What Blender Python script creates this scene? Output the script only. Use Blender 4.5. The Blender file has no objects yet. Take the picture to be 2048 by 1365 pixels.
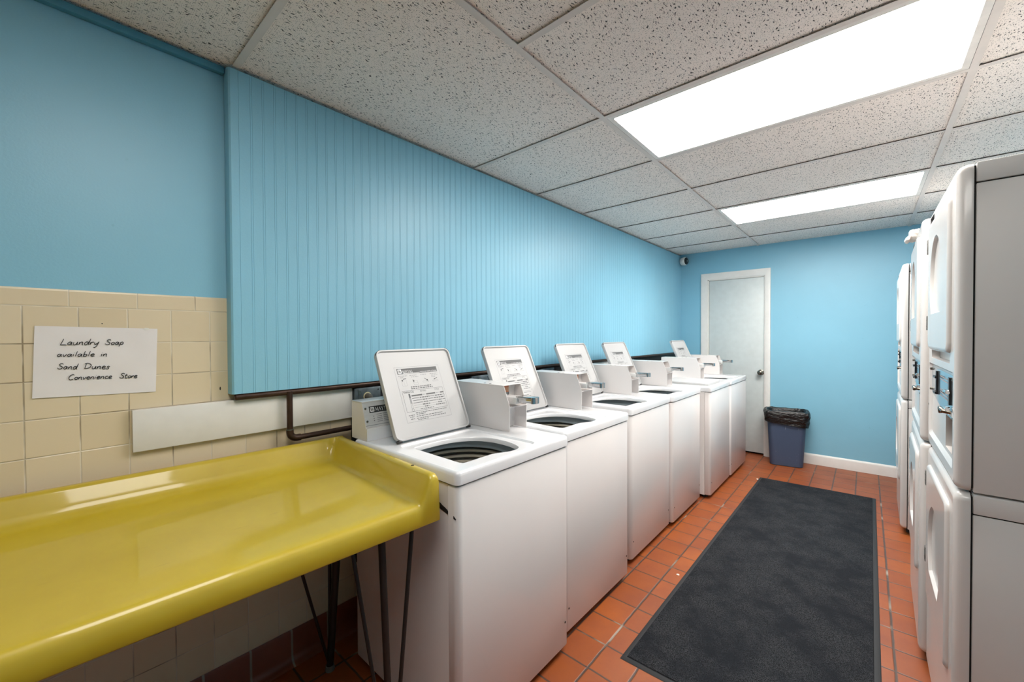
import bpy, bmesh, math, random
from mathutils import Vector, Matrix, noise as mnoise
random.seed(7)
SC = bpy.context.scene
COL = SC.collection
# ------------------------------------------------------------------ camera, world, exposure
YAW, PITCH, ROLL, EYE, FPX = 0.7171, -0.0134, -0.0047, 1.3587, 811.9
def make_camera():
    cd = bpy.data.cameras.new('camera'); co = bpy.data.objects.new('camera', cd); COL.objects.link(co)
    cd.sensor_width = 36; cd.lens = FPX/2048*36; cd.clip_start = 0.02; cd.clip_end = 60
    cy, sy, cp, sp = math.cos(YAW), math.sin(YAW), math.cos(PITCH), math.sin(PITCH)
    fwd = Vector((-sy*cp, cy*cp, sp)); right = Vector((cy, sy, 0)); up = right.cross(fwd)
    r = right*math.cos(ROLL)+up*math.sin(ROLL); u = up*math.cos(ROLL)-right*math.sin(ROLL)
    m = Matrix((r, u, -fwd)).transposed().to_4x4(); m.translation = (0, 0, EYE)
    co.matrix_world = m
    SC.camera = co
make_camera()
w = bpy.data.worlds.new('world'); SC.world = w; w.use_nodes = True
w.node_tree.nodes['Background'].inputs[0].default_value = (0.8, 0.9, 1, 1)
w.node_tree.nodes['Background'].inputs[1].default_value = 0.0
SC.view_settings.view_transform = 'Standard'; SC.view_settings.look = 'None'
SC.view_settings.exposure = 0.74; SC.view_settings.gamma = 1.0; SC.view_settings.use_curve_mapping = False
SC.cycles.max_bounces = 14; SC.cycles.diffuse_bounces = 8; SC.cycles.glossy_bounces = 6
SC.cycles.caustics_reflective = False; SC.cycles.caustics_refractive = False
SC.cycles.sample_clamp_indirect = 8
LAMP = {'near': 6.5, 'mid': 13.5, 'far': 19.0}      # brightness of the three ceiling lamps

# ------------------------------------------------------------------ materials
def srgb(r, g, b):
    f = lambda c: c/12.92 if c <= 0.04045 else ((c+0.055)/1.055)**2.4
    return (f(r/255), f(g/255), f(b/255), 1)
class NT:
    def __init__(s, name):
        s.m = bpy.data.materials.new(name); s.m.use_nodes = True
        s.t = s.m.node_tree; s.b = s.t.nodes['Principled BSDF']
    def n(s, kind, **kw):
        x = s.t.nodes.new('ShaderNode'+kind)
        for k, v in kw.items(): setattr(x, k, v)
        return x
    def l(s, a, b): s.t.links.new(a, b)
    def val(s, sock, v):
        if hasattr(v, 'links') or isinstance(v, bpy.types.NodeSocket): s.l(v, sock)
        else: sock.default_value = v
    def math(s, op, a, b=0.0, c=0.0):
        x = s.n('Math', operation=op); s.val(x.inputs[0], a); s.val(x.inputs[1], b)
        if len(x.inputs) > 2: s.val(x.inputs[2], c)
        return x.outputs[0]
    def mix(s, f, a, b):
        x = s.n('Mix', data_type='RGBA'); s.val(x.inputs[0], f); s.val(x.inputs[6], a); s.val(x.inputs[7], b)
        return x.outputs[2]
    def coord(s): return s.n('TexCoord').outputs['Object']
    def mapping(s, v, scale=(1, 1, 1), loc=(0, 0, 0), rot=(0, 0, 0)):
        x = s.n('Mapping'); s.l(v, x.inputs[0]); x.inputs[1].default_value = loc; x.inputs[2].default_value = rot; x.inputs[3].default_value = scale
        return x.outputs[0]
    def noise(s, v, scale, detail=2, rough=0.5):
        x = s.n('TexNoise'); s.l(v, x.inputs['Vector']); x.inputs['Scale'].default_value = scale
        x.inputs['Detail'].default_value = detail; x.inputs['Roughness'].default_value = rough
        return x
    def ramp(s, f, lo, hi):
        x = s.n('MapRange'); s.val(x.inputs[0], f); x.inputs[1].default_value = lo; x.inputs[2].default_value = hi
        return x.outputs[0]
    def bump(s, h, strength, dist=0.002):
        x = s.n('Bump'); s.l(h, x.inputs['Height']); x.inputs['Strength'].default_value = strength; x.inputs['Distance'].default_value = dist
        s.l(x.outputs[0], s.b.inputs['Normal'])
    def set(s, color=None, rough=None, metal=None, spec=None, coat=None):
        if color is not None: s.val(s.b.inputs['Base Color'], color)
        if rough is not None: s.val(s.b.inputs['Roughness'], rough)
        if metal is not None: s.b.inputs['Metallic'].default_value = metal
        if spec is not None: s.b.inputs['Specular IOR Level'].default_value = spec
        if coat is not None: s.b.inputs['Coat Weight'].default_value = coat; s.b.inputs['Coat Roughness'].default_value = 0.08
        return s.m
    def sep(s, v):
        x = s.n('SeparateXYZ'); s.l(v, x.inputs[0]); return x.outputs
    def gridline(s, c, pitch, off, half):
        """1 on a line of the grid, 0 inside the cell (c = coordinate socket)"""
        a = s.math('DIVIDE', s.math('SUBTRACT', c, off), pitch)
        d = s.math('ABSOLUTE', s.math('SUBTRACT', a, s.math('ROUND', a)))
        return s.ramp(d, half/pitch*1.5, half/pitch*0.6), s.math('FLOOR', a)

def plain(name, rgb, rough=0.5, metal=0.0, spec=None, coat=None, var=0.06, vscale=18, bump=0.0, bscale=300, bdist=0.001):
    t = NT(name); c = t.coord(); base = srgb(*rgb)
    n = t.noise(c, vscale, 3)
    dark = tuple(x*(1-var*2.2) for x in base[:3])+(1,)
    t.set(color=t.mix(n.outputs[0], dark, tuple(min(1, x*(1+var)) for x in base[:3])+(1,)), rough=rough, metal=metal, spec=spec, coat=coat)
    if bump: t.bump(t.noise(c, bscale, 3).outputs[0], bump, bdist)
    return t.m
def enamel(name, rgb, rough=0.28, coat=0.3, speck=0.6):
    """painted sheet steel with faint smears and a few dark nicks"""
    t = NT(name); c = t.coord(); base = srgb(*rgb)
    smear = t.noise(t.mapping(c, (2.5, 2.5, 1.6)), 1.0, 3).outputs[0]
    col = t.mix(t.ramp(smear, 0.35, 0.75), tuple(x*0.96 for x in base[:3])+(1,), base)
    v = t.n('TexVoronoi'); t.l(t.mapping(c, (9, 9, 6)), v.inputs['Vector']); v.inputs['Scale'].default_value = 1.0
    near = t.math('LESS_THAN', v.outputs['Distance'], 0.03)
    rare = t.math('LESS_THAN', t.sep(v.outputs['Color'])[0], 0.3)
    col = t.mix(t.math('MULTIPLY', t.math('MULTIPLY', near, rare), speck), col, srgb(90, 80, 76))
    t.set(color=col, rough=rough, coat=coat)
    t.bump(t.noise(c, 420, 1).outputs[0], 0.03, 0.0006)
    return t.m
def paint_wall(name, rgb):
    t = NT(name); c = t.coord(); base = srgb(*rgb)
    big = t.noise(c, 1.3, 4, 0.6).outputs[0]
    col = t.mix(t.ramp(big, 0.3, 0.75), tuple(x*0.92 for x in base[:3])+(1,), base)
    spots = t.ramp(t.noise(c, 26, 2).outputs[0], 0.74, 0.8)
    col = t.mix(t.math('MULTIPLY', spots, 0.10), col, srgb(40, 70, 85))
    t.set(color=col, rough=0.42)
    t.bump(t.noise(c, 160, 3).outputs[0], 0.12, 0.002)
    return t.m
BLUE = (134, 190, 213)
M = {}
M['blue'] = paint_wall('blue_wall_paint', BLUE)
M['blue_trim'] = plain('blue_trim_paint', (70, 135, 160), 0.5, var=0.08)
M['board_under'] = plain('raw_board_edge', (86, 56, 42), 0.8, var=0.2, vscale=40)
M['white_paint'] = plain('white_gloss_paint', (226, 224, 220), 0.4, var=0.04, bump=0.05, bscale=60)
M['door_paint'] = plain('door_paint', (200, 208, 208), 0.42, var=0.05, bump=0.04, bscale=80)
M['enamel'] = enamel('white_enamel', (220, 215, 213))
M['lid'] = enamel('lid_enamel', (186, 185, 185), 0.4, 0.0, 0.3)
M['enamel_top'] = enamel('white_porcelain_top', (226, 226, 228), 0.14, 0.4, 0.3)
M['enamel_side'] = enamel('pale_grey_enamel_side', (226, 222, 220), 0.35, 0.1)
M['dryer'] = enamel('dryer_enamel', (206, 202, 199), 0.25, 0.3)
M['dryer_side'] = enamel('dryer_side_enamel', (210, 206, 203), 0.45, 0.0)
M['shade_strip'] = plain('shade_strip_paint', (46, 50, 52), 0.55, var=0.3, vscale=12)  # near-black colour standing in for the shade below the beadboard
M['gap'] = plain('dark_gap', (22, 21, 20), 0.9)
M['rust'] = plain('rust', (120, 68, 34), 0.9, var=0.3, vscale=200)
M['black_rubber'] = plain('black_rubber', (24, 24, 25), 0.7)
M['black_plastic'] = plain('black_plastic', (18, 18, 20), 0.35)
M['black_steel'] = plain('black_painted_steel', (26, 25, 24), 0.45, var=0.2, vscale=90, bump=0.2, bscale=120)
M['chrome'] = plain('chrome', (205, 205, 205), 0.12, metal=1.0)
M['knob_metal'] = plain('worn_nickel', (140, 134, 122), 0.22, metal=1.0, var=0.15)
M['galv'] = plain('galvanised_steel', (120, 132, 138), 0.4, metal=0.7, var=0.25, vscale=30)
M['hinge_steel'] = plain('dull_hinge_steel', (104, 102, 98), 0.6, metal=0.2)
M['plug'] = plain('grey_plug', (110, 108, 102), 0.6)
M['cream'] = plain('cream_plastic', (214, 204, 168), 0.5)
M['copper'] = plain('tarnished_copper_pipe', (74, 54, 44), 0.4, metal=0.5, var=0.35, vscale=25)
M['solder'] = plain('solder', (120, 135, 130), 0.4, metal=0.8, var=0.3, vscale=90)
M['tub'] = plain('tub_porcelain', (222, 216, 202), 0.3, var=0.05)
M['tub_band'] = plain('tub_grey_band', (132, 131, 123), 0.5)
M['tub_ring'] = plain('tub_ring_plastic', (198, 214, 226), 0.35, var=0.05)
M['ink'] = plain('black_ink', (40, 40, 42), 0.6)
M['ink_grey'] = plain('grey_print', (96, 96, 97), 0.6)
M['ink_light'] = plain('pale_grey_print', (150, 150, 152), 0.6)
M['white_print'] = plain('white_print', (236, 236, 236), 0.5)
M['marker'] = plain('black_marker', (26, 26, 28), 0.6)
M['paper'] = plain('paper', (226, 222, 222), 0.85, var=0.03, vscale=14, bump=0.15, bscale=22, bdist=0.002)
M['tape'] = plain('clear_tape', (236, 234, 228), 0.2)
M['orange'] = plain('orange_plate', (196, 116, 84), 0.5, var=0.15, vscale=60)
M['bin'] = None
M['cloth'] = plain('white_cloth', (242, 236, 230), 0.9, var=0.04, bump=0.2, bscale=200)
def m_steel_plate():
    t = NT('brushed_steel_plate'); c = t.coord()
    n = t.noise(t.mapping(c, (200, 3, 400)), 1.0, 3).outputs[0]
    t.set(color=t.mix(n, srgb(206, 205, 204), srgb(232, 231, 230)), rough=0.35, metal=0.35)
    t.bump(n, 0.05, 0.0005); return t.m
M['plate'] = m_steel_plate()
def m_control():
    t = NT('glossy_control_plate'); c = t.coord()
    n = t.noise(c, 8, 2).outputs[0]
    t.set(color=t.mix(n, srgb(150, 172, 186), srgb(170, 190, 202)), rough=0.1, metal=0.75); return t.m
M['control'] = m_control()
def m_bin():
    t = NT('blue_grey_plastic'); c = t.coord()
    s = t.noise(t.mapping(c, (90, 90, 9)), 1.0, 2).outputs[0]
    col = t.mix(t.ramp(s, 0.72, 0.78), srgb(62, 76, 100), srgb(140, 150, 166))
    t.set(color=col, rough=0.45); return t.m
M['bin'] = m_bin()
def m_liner():
    t = NT('black_bin_bag'); c = t.coord()
    t.set(color=srgb(16, 16, 17), rough=0.25)
    t.bump(t.noise(t.mapping(c, (1, 1, 2.4)), 26, 3, 0.6).outputs[0], 0.9, 0.012); return t.m
M['liner'] = m_liner()
def m_yellow():
    t = NT('yellow_gelcoat'); c = t.coord()
    n = t.noise(c, 5, 4, 0.6).outputs[0]
    col = t.mix(t.ramp(n, 0.3, 0.7), srgb(180, 155, 30), srgb(190, 166, 42))
    sc = t.ramp(t.noise(t.mapping(c, (60, 9, 60), rot=(0, 0, 0.5)), 1.0, 2).outputs[0], 0.72, 0.78)
    col = t.mix(t.math('MULTIPLY', sc, 0.16), col, srgb(120, 100, 30))
    t.set(color=col, rough=0.42, coat=0.6)
    t.b.inputs['Coat Roughness'].default_value = 0.06
    t.bump(t.noise(c, 12, 2).outputs[0], 0.02, 0.004); return t.m
M['yellow'] = m_yellow()
def m_floor():
    t = NT('quarry_tile'); c = t.coord(); X, Y, Z = t.sep(c)
    P = 0.1579
    wob = t.math('MULTIPLY', t.math('SUBTRACT', t.noise(c, 14, 2).outputs[0], 0.5), 0.004)
    gx, ix = t.gridline(t.math('ADD', X, wob), P, -0.8503, 0.0042)
    gy, iy = t.gridline(t.math('ADD', Y, wob), P, 1.4351, 0.0036)
    g = t.math('MAXIMUM', gx, gy)
    cb = t.n('CombineXYZ'); t.l(ix, cb.inputs[0]); t.l(iy, cb.inputs[1])
    wn = t.n('TexWhiteNoise'); t.l(cb.outputs[0], wn.inputs['Vector'])
    col = t.mix(wn.outputs[0], srgb(142, 72, 28), srgb(160, 84, 33))
    st = t.noise(c, 3.2, 4, 0.6).outputs[0]
    col = t.mix(t.ramp(st, 0.35, 0.8), col, srgb(126, 62, 36))
    col = t.mix(t.math('MULTIPLY', t.ramp(t.noise(c, 60, 3).outputs[0], 0.6, 0.8), 0.3), col, srgb(110, 56, 36))
    gc = t.mix(t.ramp(t.noise(c, 5, 3).outputs[0], 0.58, 0.7), srgb(74, 58, 50), srgb(150, 138, 124))
    t.set(color=t.mix(g, col, gc), rough=t.math('ADD', t.math('MULTIPLY', st, 0.25), 0.3))
    t.bump(t.math('SUBTRACT', t.math('MULTIPLY', t.noise(c, 90, 2).outputs[0], 0.15), g), 0.5, 0.002); return t.m
M['floor'] = m_floor()
def m_cove():
    t = NT('red_cove_tile'); c = t.coord(); X, Y, Z = t.sep(c)
    g, iy = t.gridline(Y, 0.1495, 0.505, 0.0035)
    n = t.noise(c, 9, 3).outputs[0]
    t.set(color=t.mix(g, t.mix(n, srgb(104, 48, 32), srgb(140, 66, 40)), srgb(140, 128, 112)), rough=0.4); return t.m
M['cove'] = m_cove()
def m_walltile():
    t = NT('beige_wall_tile'); c = t.coord(); X, Y, Z = t.sep(c)
    low = t.math('LESS_THAN', Z, 1.451)
    gz, iz = t.gridline(Z, 0.1095, 0.137, 0.0016)
    gy, iy = t.gridline(Y, 0.1090, -0.045, 0.0016)
    gc, ic = t.gridline(Y, 0.1520, 0.045, 0.0012)
    g = t.math('MAXIMUM', gz, t.math('ADD', t.math('MULTIPLY', gy, low), t.math('MULTIPLY', gc, t.math('SUBTRACT', 1.0, low))))
    cb = t.n('CombineXYZ'); t.l(iz, cb.inputs[0]); t.l(iy, cb.inputs[1])
    wn = t.n('TexWhiteNoise'); t.l(cb.outputs[0], wn.inputs['Vector'])
    col = t.mix(wn.outputs[0], srgb(212, 195, 163), srgb(219, 203, 173))
    gcol = t.mix(t.ramp(t.noise(c, 7, 2).outputs[0], 0.34, 0.52), srgb(150, 134, 108), srgb(214, 203, 182))
    t.set(color=t.mix(g, col, gcol), rough=0.3)
    t.bump(t.math('SUBTRACT', t.math('MULTIPLY', t.noise(c, 25, 2).outputs[0], 0.2), g), 0.6, 0.0015); return t.m
M['walltile'] = m_walltile()
def m_ceiling():
    t = NT('fissured_ceiling_tile'); c = t.coord()
    dn = t.noise(c, 30, 2); vm = t.n('VectorMath', operation='MULTIPLY_ADD')
    t.l(dn.outputs['Color'], vm.inputs[0]); vm.inputs[1].default_value = (0.030, 0.030, 0); t.l(c, vm.inputs[2])
    v = t.n('TexVoronoi'); t.l(t.mapping(vm.outputs[0], (112, 38, 1)), v.inputs['Vector']); v.inputs['Scale'].default_value = 1.0
    v.voronoi_dimensions = '2D'
    fis = t.math('MULTIPLY', t.ramp(v.outputs['Distance'], 0.20, 0.13), t.math('LESS_THAN', t.sep(v.outputs['Color'])[0], 0.55))
    v2 = t.n('TexVoronoi'); t.l(t.mapping(c, (230, 200, 1)), v2.inputs['Vector']); v2.inputs['Scale'].default_value = 1.0; v2.voronoi_dimensions = '2D'
    pin = t.math('MULTIPLY', t.ramp(v2.outputs['Distance'], 0.27, 0.18), t.math('LESS_THAN', t.sep(v2.outputs['Color'])[1], 0.42))
    h = t.math('MAXIMUM', fis, t.math('MULTIPLY', pin, 0.75))
    b = t.noise(c, 2.5, 3).outputs[0]
    col = t.mix(b, srgb(240, 229, 221), srgb(247, 237, 230))
    t.set(color=t.mix(h, col, srgb(84, 82, 80)), rough=0.9, spec=0.2)
    t.bump(t.math('SUBTRACT', t.math('MULTIPLY', t.noise(c, 220, 2).outputs[0], 0.3), h), 0.5, 0.003); return t.m
M['ceiling'] = m_ceiling()
M['grid'] = plain('ceiling_grid_paint', (222, 212, 205), 0.5, var=0.05)
M['lamp_frame'] = plain('lamp_frame_paint', (232, 226, 220), 0.5)
def m_lamp(name, s):
    t = NT(name); t.b.inputs['Base Color'].default_value = (0.9, 0.9, 0.9, 1)
    t.b.inputs['Emission Color'].default_value = (1.0, 0.96, 0.905, 1); t.b.inputs['Emission Strength'].default_value = s; return t.m
def m_mat():
    t = NT('charcoal_carpet'); c = t.coord()
    f = t.noise(c, 420, 2).outputs[0]; b = t.noise(c, 5, 4, 0.65).outputs[0]
    col = t.mix(t.ramp(f, 0.38, 0.66), srgb(18, 19, 20), srgb(72, 74, 79))
    col = t.mix(t.ramp(b, 0.42, 0.62), col, t.mix(f, srgb(14, 15, 17), srgb(50, 53, 59)))
    t.set(color=col, rough=1.0, spec=0.1); t.bump(f, 0.9, 0.004); return t.m
M['carpet'] = m_mat()
M['mat_edge'] = plain('mat_rubber', (38, 40, 43), 0.7)
M['scrap'] = plain('white_scrap', (240, 236, 226), 0.8)

# ------------------------------------------------------------------ mesh helpers
class MB:
    """gathers shapes, then links them as ONE mesh object"""
    def __init__(s): s.bm = bmesh.new(); s.mats = []
    def mi(s, m):
        if m not in s.mats: s.mats.append(m)
        return s.mats.index(m)
    def face(s, pts, m, smooth=False):
        vs = [s.bm.verts.new(p) for p in pts]
        f = s.bm.faces.new(vs); f.material_index = s.mi(m); f.smooth = smooth
        return f
    def loft(s, rings, m, cap0=True, cap1=True, smooth=True, closed=True):
        R = [[s.bm.verts.new(p) for p in r] for r in rings]; k = s.mi(m); n = len(R[0])
        for a, b in zip(R, R[1:]):
            for i in range(n if closed else n-1):
                j = (i+1) % n
                f = s.bm.faces.new((a[i], a[j], b[j], b[i])); f.material_index = k; f.smooth = smooth
        if cap0: f = s.bm.faces.new(list(reversed(R[0]))); f.material_index = k
        if cap1: f = s.bm.faces.new(R[-1]); f.material_index = k
        return R
    def box(s, x0, x1, y0, y1, z0, z1, m, bevel=0.0, seg=2):
        b = bmesh.new(); bmesh.ops.create_cube(b, size=1)
        for v in b.verts: v.co = Vector(((x0+x1)/2+v.co.x*(x1-x0), (y0+y1)/2+v.co.y*(y1-y0), (z0+z1)/2+v.co.z*(z1-z0)))
        if bevel: bmesh.ops.bevel(b, geom=b.edges[:], offset=bevel, segments=seg, profile=0.5, affect='EDGES')
        s.add(b, m, smooth=bool(bevel))
    def add(s, b, m, smooth=False, mat4=None):
        k = s.mi(m); mp = {}
        for v in b.verts: mp[v] = s.bm.verts.new(mat4 @ v.co if mat4 else v.co)
        for f in b.faces:
            try: g = s.bm.faces.new([mp[v] for v in f.verts])
            except ValueError: continue
            g.material_index = k; g.smooth = smooth
        b.free()
    def tube(s, path, r, m, n=14, caps=True):
        path = [Vector(p) for p in path]; rs = r if isinstance(r, (list, tuple)) else [r]*len(path)
        rings = []; up = None
        for i, p in enumerate(path):
            d = (path[min(i+1, len(path)-1)]-path[max(i-1, 0)]).normalized()
            if up is None or abs(d.dot(up)) > 0.98: up = Vector((0, 0, 1)) if abs(d.z) < 0.9 else Vector((0, 1, 0))
            a = d.cross(up).normalized(); b = a.cross(d).normalized(); up = b
            rings.append([p+a*(rs[i]*math.cos(2*math.pi*k/n))+b*(rs[i]*math.sin(2*math.pi*k/n)) for k in range(n)])
        s.loft(rings, m, caps, caps)
    def lathe(s, prof, c, m, n=28, axis='z', cap0=True, cap1=True, smooth=True):
        rings = []
        for r, h in prof:
            ring = []
            for k in range(n):
                a = 2*math.pi*k/n; u, v = r*math.cos(a), r*math.sin(a)
                d = {'z': (u, v, h), 'x': (h, u, v), 'y': (v, h, u)}[axis]
                ring.append(Vector(c)+Vector(d))
            rings.append(ring)
        s.loft(rings, m, cap0, cap1, smooth)
    def fill_holes(s, outer, holes, m, fn):
        """flat face with holes; 2-D loops mapped to 3-D by fn"""
        b = bmesh.new(); es = []
        for loop in [outer]+holes:
            vs = [b.verts.new((p[0], p[1], 0)) for p in loop]
            es += [b.edges.new((vs[i], vs[(i+1) % len(vs)])) for i in range(len(vs))]
        bmesh.ops.triangle_fill(b, use_beauty=True, use_dissolve=False, edges=es, normal=(0, 0, 1))
        for v in b.verts: v.co = Vector(fn(v.co.x, v.co.y))
        s.add(b, m)
    def recess(s, loop, depth, m, fn3, shrink=0.0, back=None, steps=None):
        """pocket behind a hole: fn3(u, v, depth)"""
        cx = sum(p[0] for p in loop)/len(loop); cy = sum(p[1] for p in loop)/len(loop)
        prof = steps or [(0, 0), (1, shrink)]
        rings = []
        for d, k in prof:
            rings.append([Vector(fn3(p[0]+(cx-p[0])*k, p[1]+(cy-p[1])*k, d*depth)) for p in loop])
        s.loft(rings, m, False, True, smooth=len(prof) > 2)
    def ribbon(s, pts, wdt, m, fn):
        """flat stroke in a plane: 2-D points, half-width, mapped by fn"""
        L = []; Rr = []
        for i, p in enumerate(pts):
            a = Vector(pts[max(i-1, 0)]); b = Vector(pts[min(i+1, len(pts)-1)]); d = (b-a)
            if d.length < 1e-9: d = Vector((1, 0))
            d.normalize(); nrm = Vector((-d.y, d.x)); q = Vector(p)
            ww = wdt[i] if isinstance(wdt, (list, tuple)) else wdt
            L.append(q+nrm*ww); Rr.append(q-nrm*ww)
        k = s.mi(m)
        vl = [s.bm.verts.new(fn(*p)) for p in L]; vr = [s.bm.verts.new(fn(*p)) for p in Rr]
        for i in range(len(pts)-1):
            f = s.bm.faces.new((vr[i], vr[i+1], vl[i+1], vl[i])); f.material_index = k
    def rect(s, u0, v0, u1, v1, m, fn): s.face([fn(u0, v0), fn(u1, v0), fn(u1, v1), fn(u0, v1)], m)
    def text(s, txt, u, v, h, m, fn, width=None, center=False):
        cu = bpy.data.curves.new('t', 'FONT'); cu.body = txt; cu.size = 1.0; cu.resolution_u = 3
        o = bpy.data.objects.new('t', cu); COL.objects.link(o)
        bpy.context.view_layer.update()
        me = bpy.data.meshes.new_from_object(o.evaluated_get(bpy.context.evaluated_depsgraph_get()))
        xs = [q.co.x for q in me.vertices]; x0, x1 = min(xs), max(xs)
        sy = h/0.73; sx = (width/(x1-x0)) if width else sy
        off = u-((x1-x0)*sx/2 if center else 0)
        b = bmesh.new(); b.from_mesh(me)
        for q in b.verts: q.co = Vector(fn(off+(q.co.x-x0)*sx, v+q.co.y*sy))
        s.add(b, m)
        bpy.data.objects.remove(o); bpy.data.curves.remove(cu); bpy.data.meshes.remove(me)
    def build(s, name, parent=None, normals=True, sharp=0.7):
        if normals: bmesh.ops.recalc_face_normals(s.bm, faces=s.bm.faces[:])
        me = bpy.data.meshes.new(name); s.bm.to_mesh(me); s.bm.free()
        for m in s.mats: me.materials.append(m)
        try: me.set_sharp_from_angle(angle=sharp)
        except Exception: pass
        o = bpy.data.objects.new(name, me); COL.objects.link(o)
        if parent: o.parent = parent
        return o
def rrect(x0, x1, y0, y1, r, n=5):
    out = []
    for cx, cy, a0 in ((x1-r, y1-r, 0), (x0+r, y1-r, 90), (x0+r, y0+r, 180), (x1-r, y0+r, 270)):
        for k in range(n+1):
            a = math.radians(a0+90*k/n); out.append((cx+r*math.cos(a), cy+r*math.sin(a)))
    return out
def smooth_path(pts, k=5):
    out = []; P = [Vector(p) for p in pts]
    for i in range(len(P)-1):
        p0, p1, p2, p3 = P[max(i-1, 0)], P[i], P[i+1], P[min(i+2, len(P)-1)]
        for j in range(k):
            t = j/k
            out.append(0.5*((2*p1)+(p2-p0)*t+(2*p0-5*p1+4*p2-p3)*t*t+(3*p1-p0-3*p2+p3)*t**3))
    out.append(P[-1]); return out
def thing(name, label, cat, loc=(0, 0, 0), rotz=0, group=None):
    o = bpy.data.objects.new(name, None); COL.objects.link(o); o.empty_display_size = 0.1
    o.location = loc; o.rotation_euler = (0, 0, rotz); return tag(o, label, cat, group)
def tag(o, label, cat, group=None, kind=None):
    o['label'] = label; o['category'] = cat
    if group: o['group'] = group
    if kind: o['kind'] = kind
    return o
def structure(o, label, cat): o['kind'] = 'structure'; o['label'] = label; o['category'] = cat; return o
def dup(root, loc, rotz, label, skip=()):
    r = root.copy(); COL.objects.link(r); r.location = loc; r.rotation_euler = (0, 0, rotz); r['label'] = label
    def rec(a, b):
        for ch in a.children:
            if ch.name.split('.')[0] in skip: continue
            c = ch.copy(); COL.objects.link(c); c.parent = b; rec(ch, c)
    rec(root, r); return r
def hom(src, dst):
    """plane-to-plane map from four corner pairs"""
    A = []
    for (x, y), (u, v) in zip(src, dst):
        A.append([x, y, 1, 0, 0, 0, -u*x, -u*y, u]); A.append([0, 0, 0, x, y, 1, -v*x, -v*y, v])
    n = 8
    for i in range(n):
        p = max(range(i, n), key=lambda r: abs(A[r][i])); A[i], A[p] = A[p], A[i]
        for r in range(n):
            if r != i:
                f = A[r][i]/A[i][i]
                A[r] = [a-f*b for a, b in zip(A[r], A[i])]
    h = [A[i][8]/A[i][i] for i in range(n)]+[1]
    def fn(x, y):
        d = h[6]*x+h[7]*y+1
        return ((h[0]*x+h[1]*y+h[2])/d, (h[3]*x+h[4]*y+h[5])/d)
    return fn

# ------------------------------------------------------------------ the room
XW, XR, YB, YF, H = -1.805, 1.02, 5.2527, -2.6, 2.352
XPAN = -1.7545
b = MB(); b.box(XW-0.1, XR+0.1, YF-0.1, YB+0.1, -0.1, 0, M['floor'])
structure(b.build('floor'), 'orange quarry tile floor with dark grout', 'floor')
b = MB(); b.box(XW-0.1, XW, YF-0.1, YB+0.1, 0, H+0.1, M['blue'])
wall_left = structure(b.build('wall_left'), 'left wall, blue paint over beige tile', 'wall')
b = MB(); b.box(XW, XW+0.006, YF, YB, 0.137, 1.497, M['walltile'])
b.loft([[(XW+0.0005, y, 1.497), (XW+0.006, y, 1.497), (XW+0.0045, y, 1.5015), (XW+0.0005, y, 1.503)] for y in (YF, YB)], M['walltile'], smooth=False)
b.build('tile_wainscot', wall_left)
for hy, hz, hr in ((0.420, 1.168, 0.0022), (0.115, 1.402, 0.0016)):
    b = MB(); b.loft([[(XW+x, hy+hr*math.cos(a), hz+hr*math.sin(a)*(3 if hr > 0.002 else 1)) for a in [i*math.pi/5 for i in range(10)]] for x in (0.0055, 0.0064)], M['gap']); b.build('anchor_hole', wall_left)
b = MB()
prof = [(XW, 0.0), (XW+0.045, 0.0), (XW+0.03, 0.006), (XW+0.019, 0.018), (XW+0.0135, 0.035), (XW+0.0125, 0.128), (XW+0.008, 0.137), (XW, 0.137)]
b.loft([[(x, y, z) for x, z in prof] for y in (YF, YB)], M['cove'])
b.build('cove_base', wall_left)
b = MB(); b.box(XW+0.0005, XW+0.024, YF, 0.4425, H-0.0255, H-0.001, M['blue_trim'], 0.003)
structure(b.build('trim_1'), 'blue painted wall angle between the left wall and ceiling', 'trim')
# beadboard panel: grooved front, rounded ends, raw lower edge
b = MB(); pr = []
x0, x1 = XW+0.0062, XPAN
pr += [(x0, 0.444), (x1-0.012, 0.4445), (x1-0.004, 0.447), (x1, 0.453)]
y = 0.478; first = True
while y < YB-0.03:
    for gy in ((y,) if first else (y-0.0033, y+0.0033)):
        pr += [(x1, gy-0.0008), (x1-0.0010, gy-0.0003), (x1-0.0010, gy+0.0003), (x1, gy+0.0008)]
    y += 0.0405; first = False
pr += [(x1, YB-0.001), (x0, YB-0.001)]
b.loft([[(x, yy, z) for x, yy in pr] for z in (1.146, H-0.008)], M['blue'], False, True, smooth=False)
bot = [(x, yy, 1.146) for x, yy in ((x0, 0.444), (x1-0.012, 0.4445), (x1-0.004, 0.447), (x1, 0.453), (x1, YB-0.001), (x0, YB-0.001))]
b.face(bot, M['board_under'])
structure(b.build('trim_2', sharp=0.3), 'blue beadboard panel covering the upper left wall', 'wall panel')
b = MB(); b.box(XW+0.0062, XW+0.0128, 0.924, YB-0.001, 0.30, 1.1455, M['shade_strip'])  # added dark sheet: shade behind the washers painted onto the wall
structure(b.build('trim_shade'), 'dark strip painted in as the shade behind the washing machines under the beadboard', 'trim')
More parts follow.
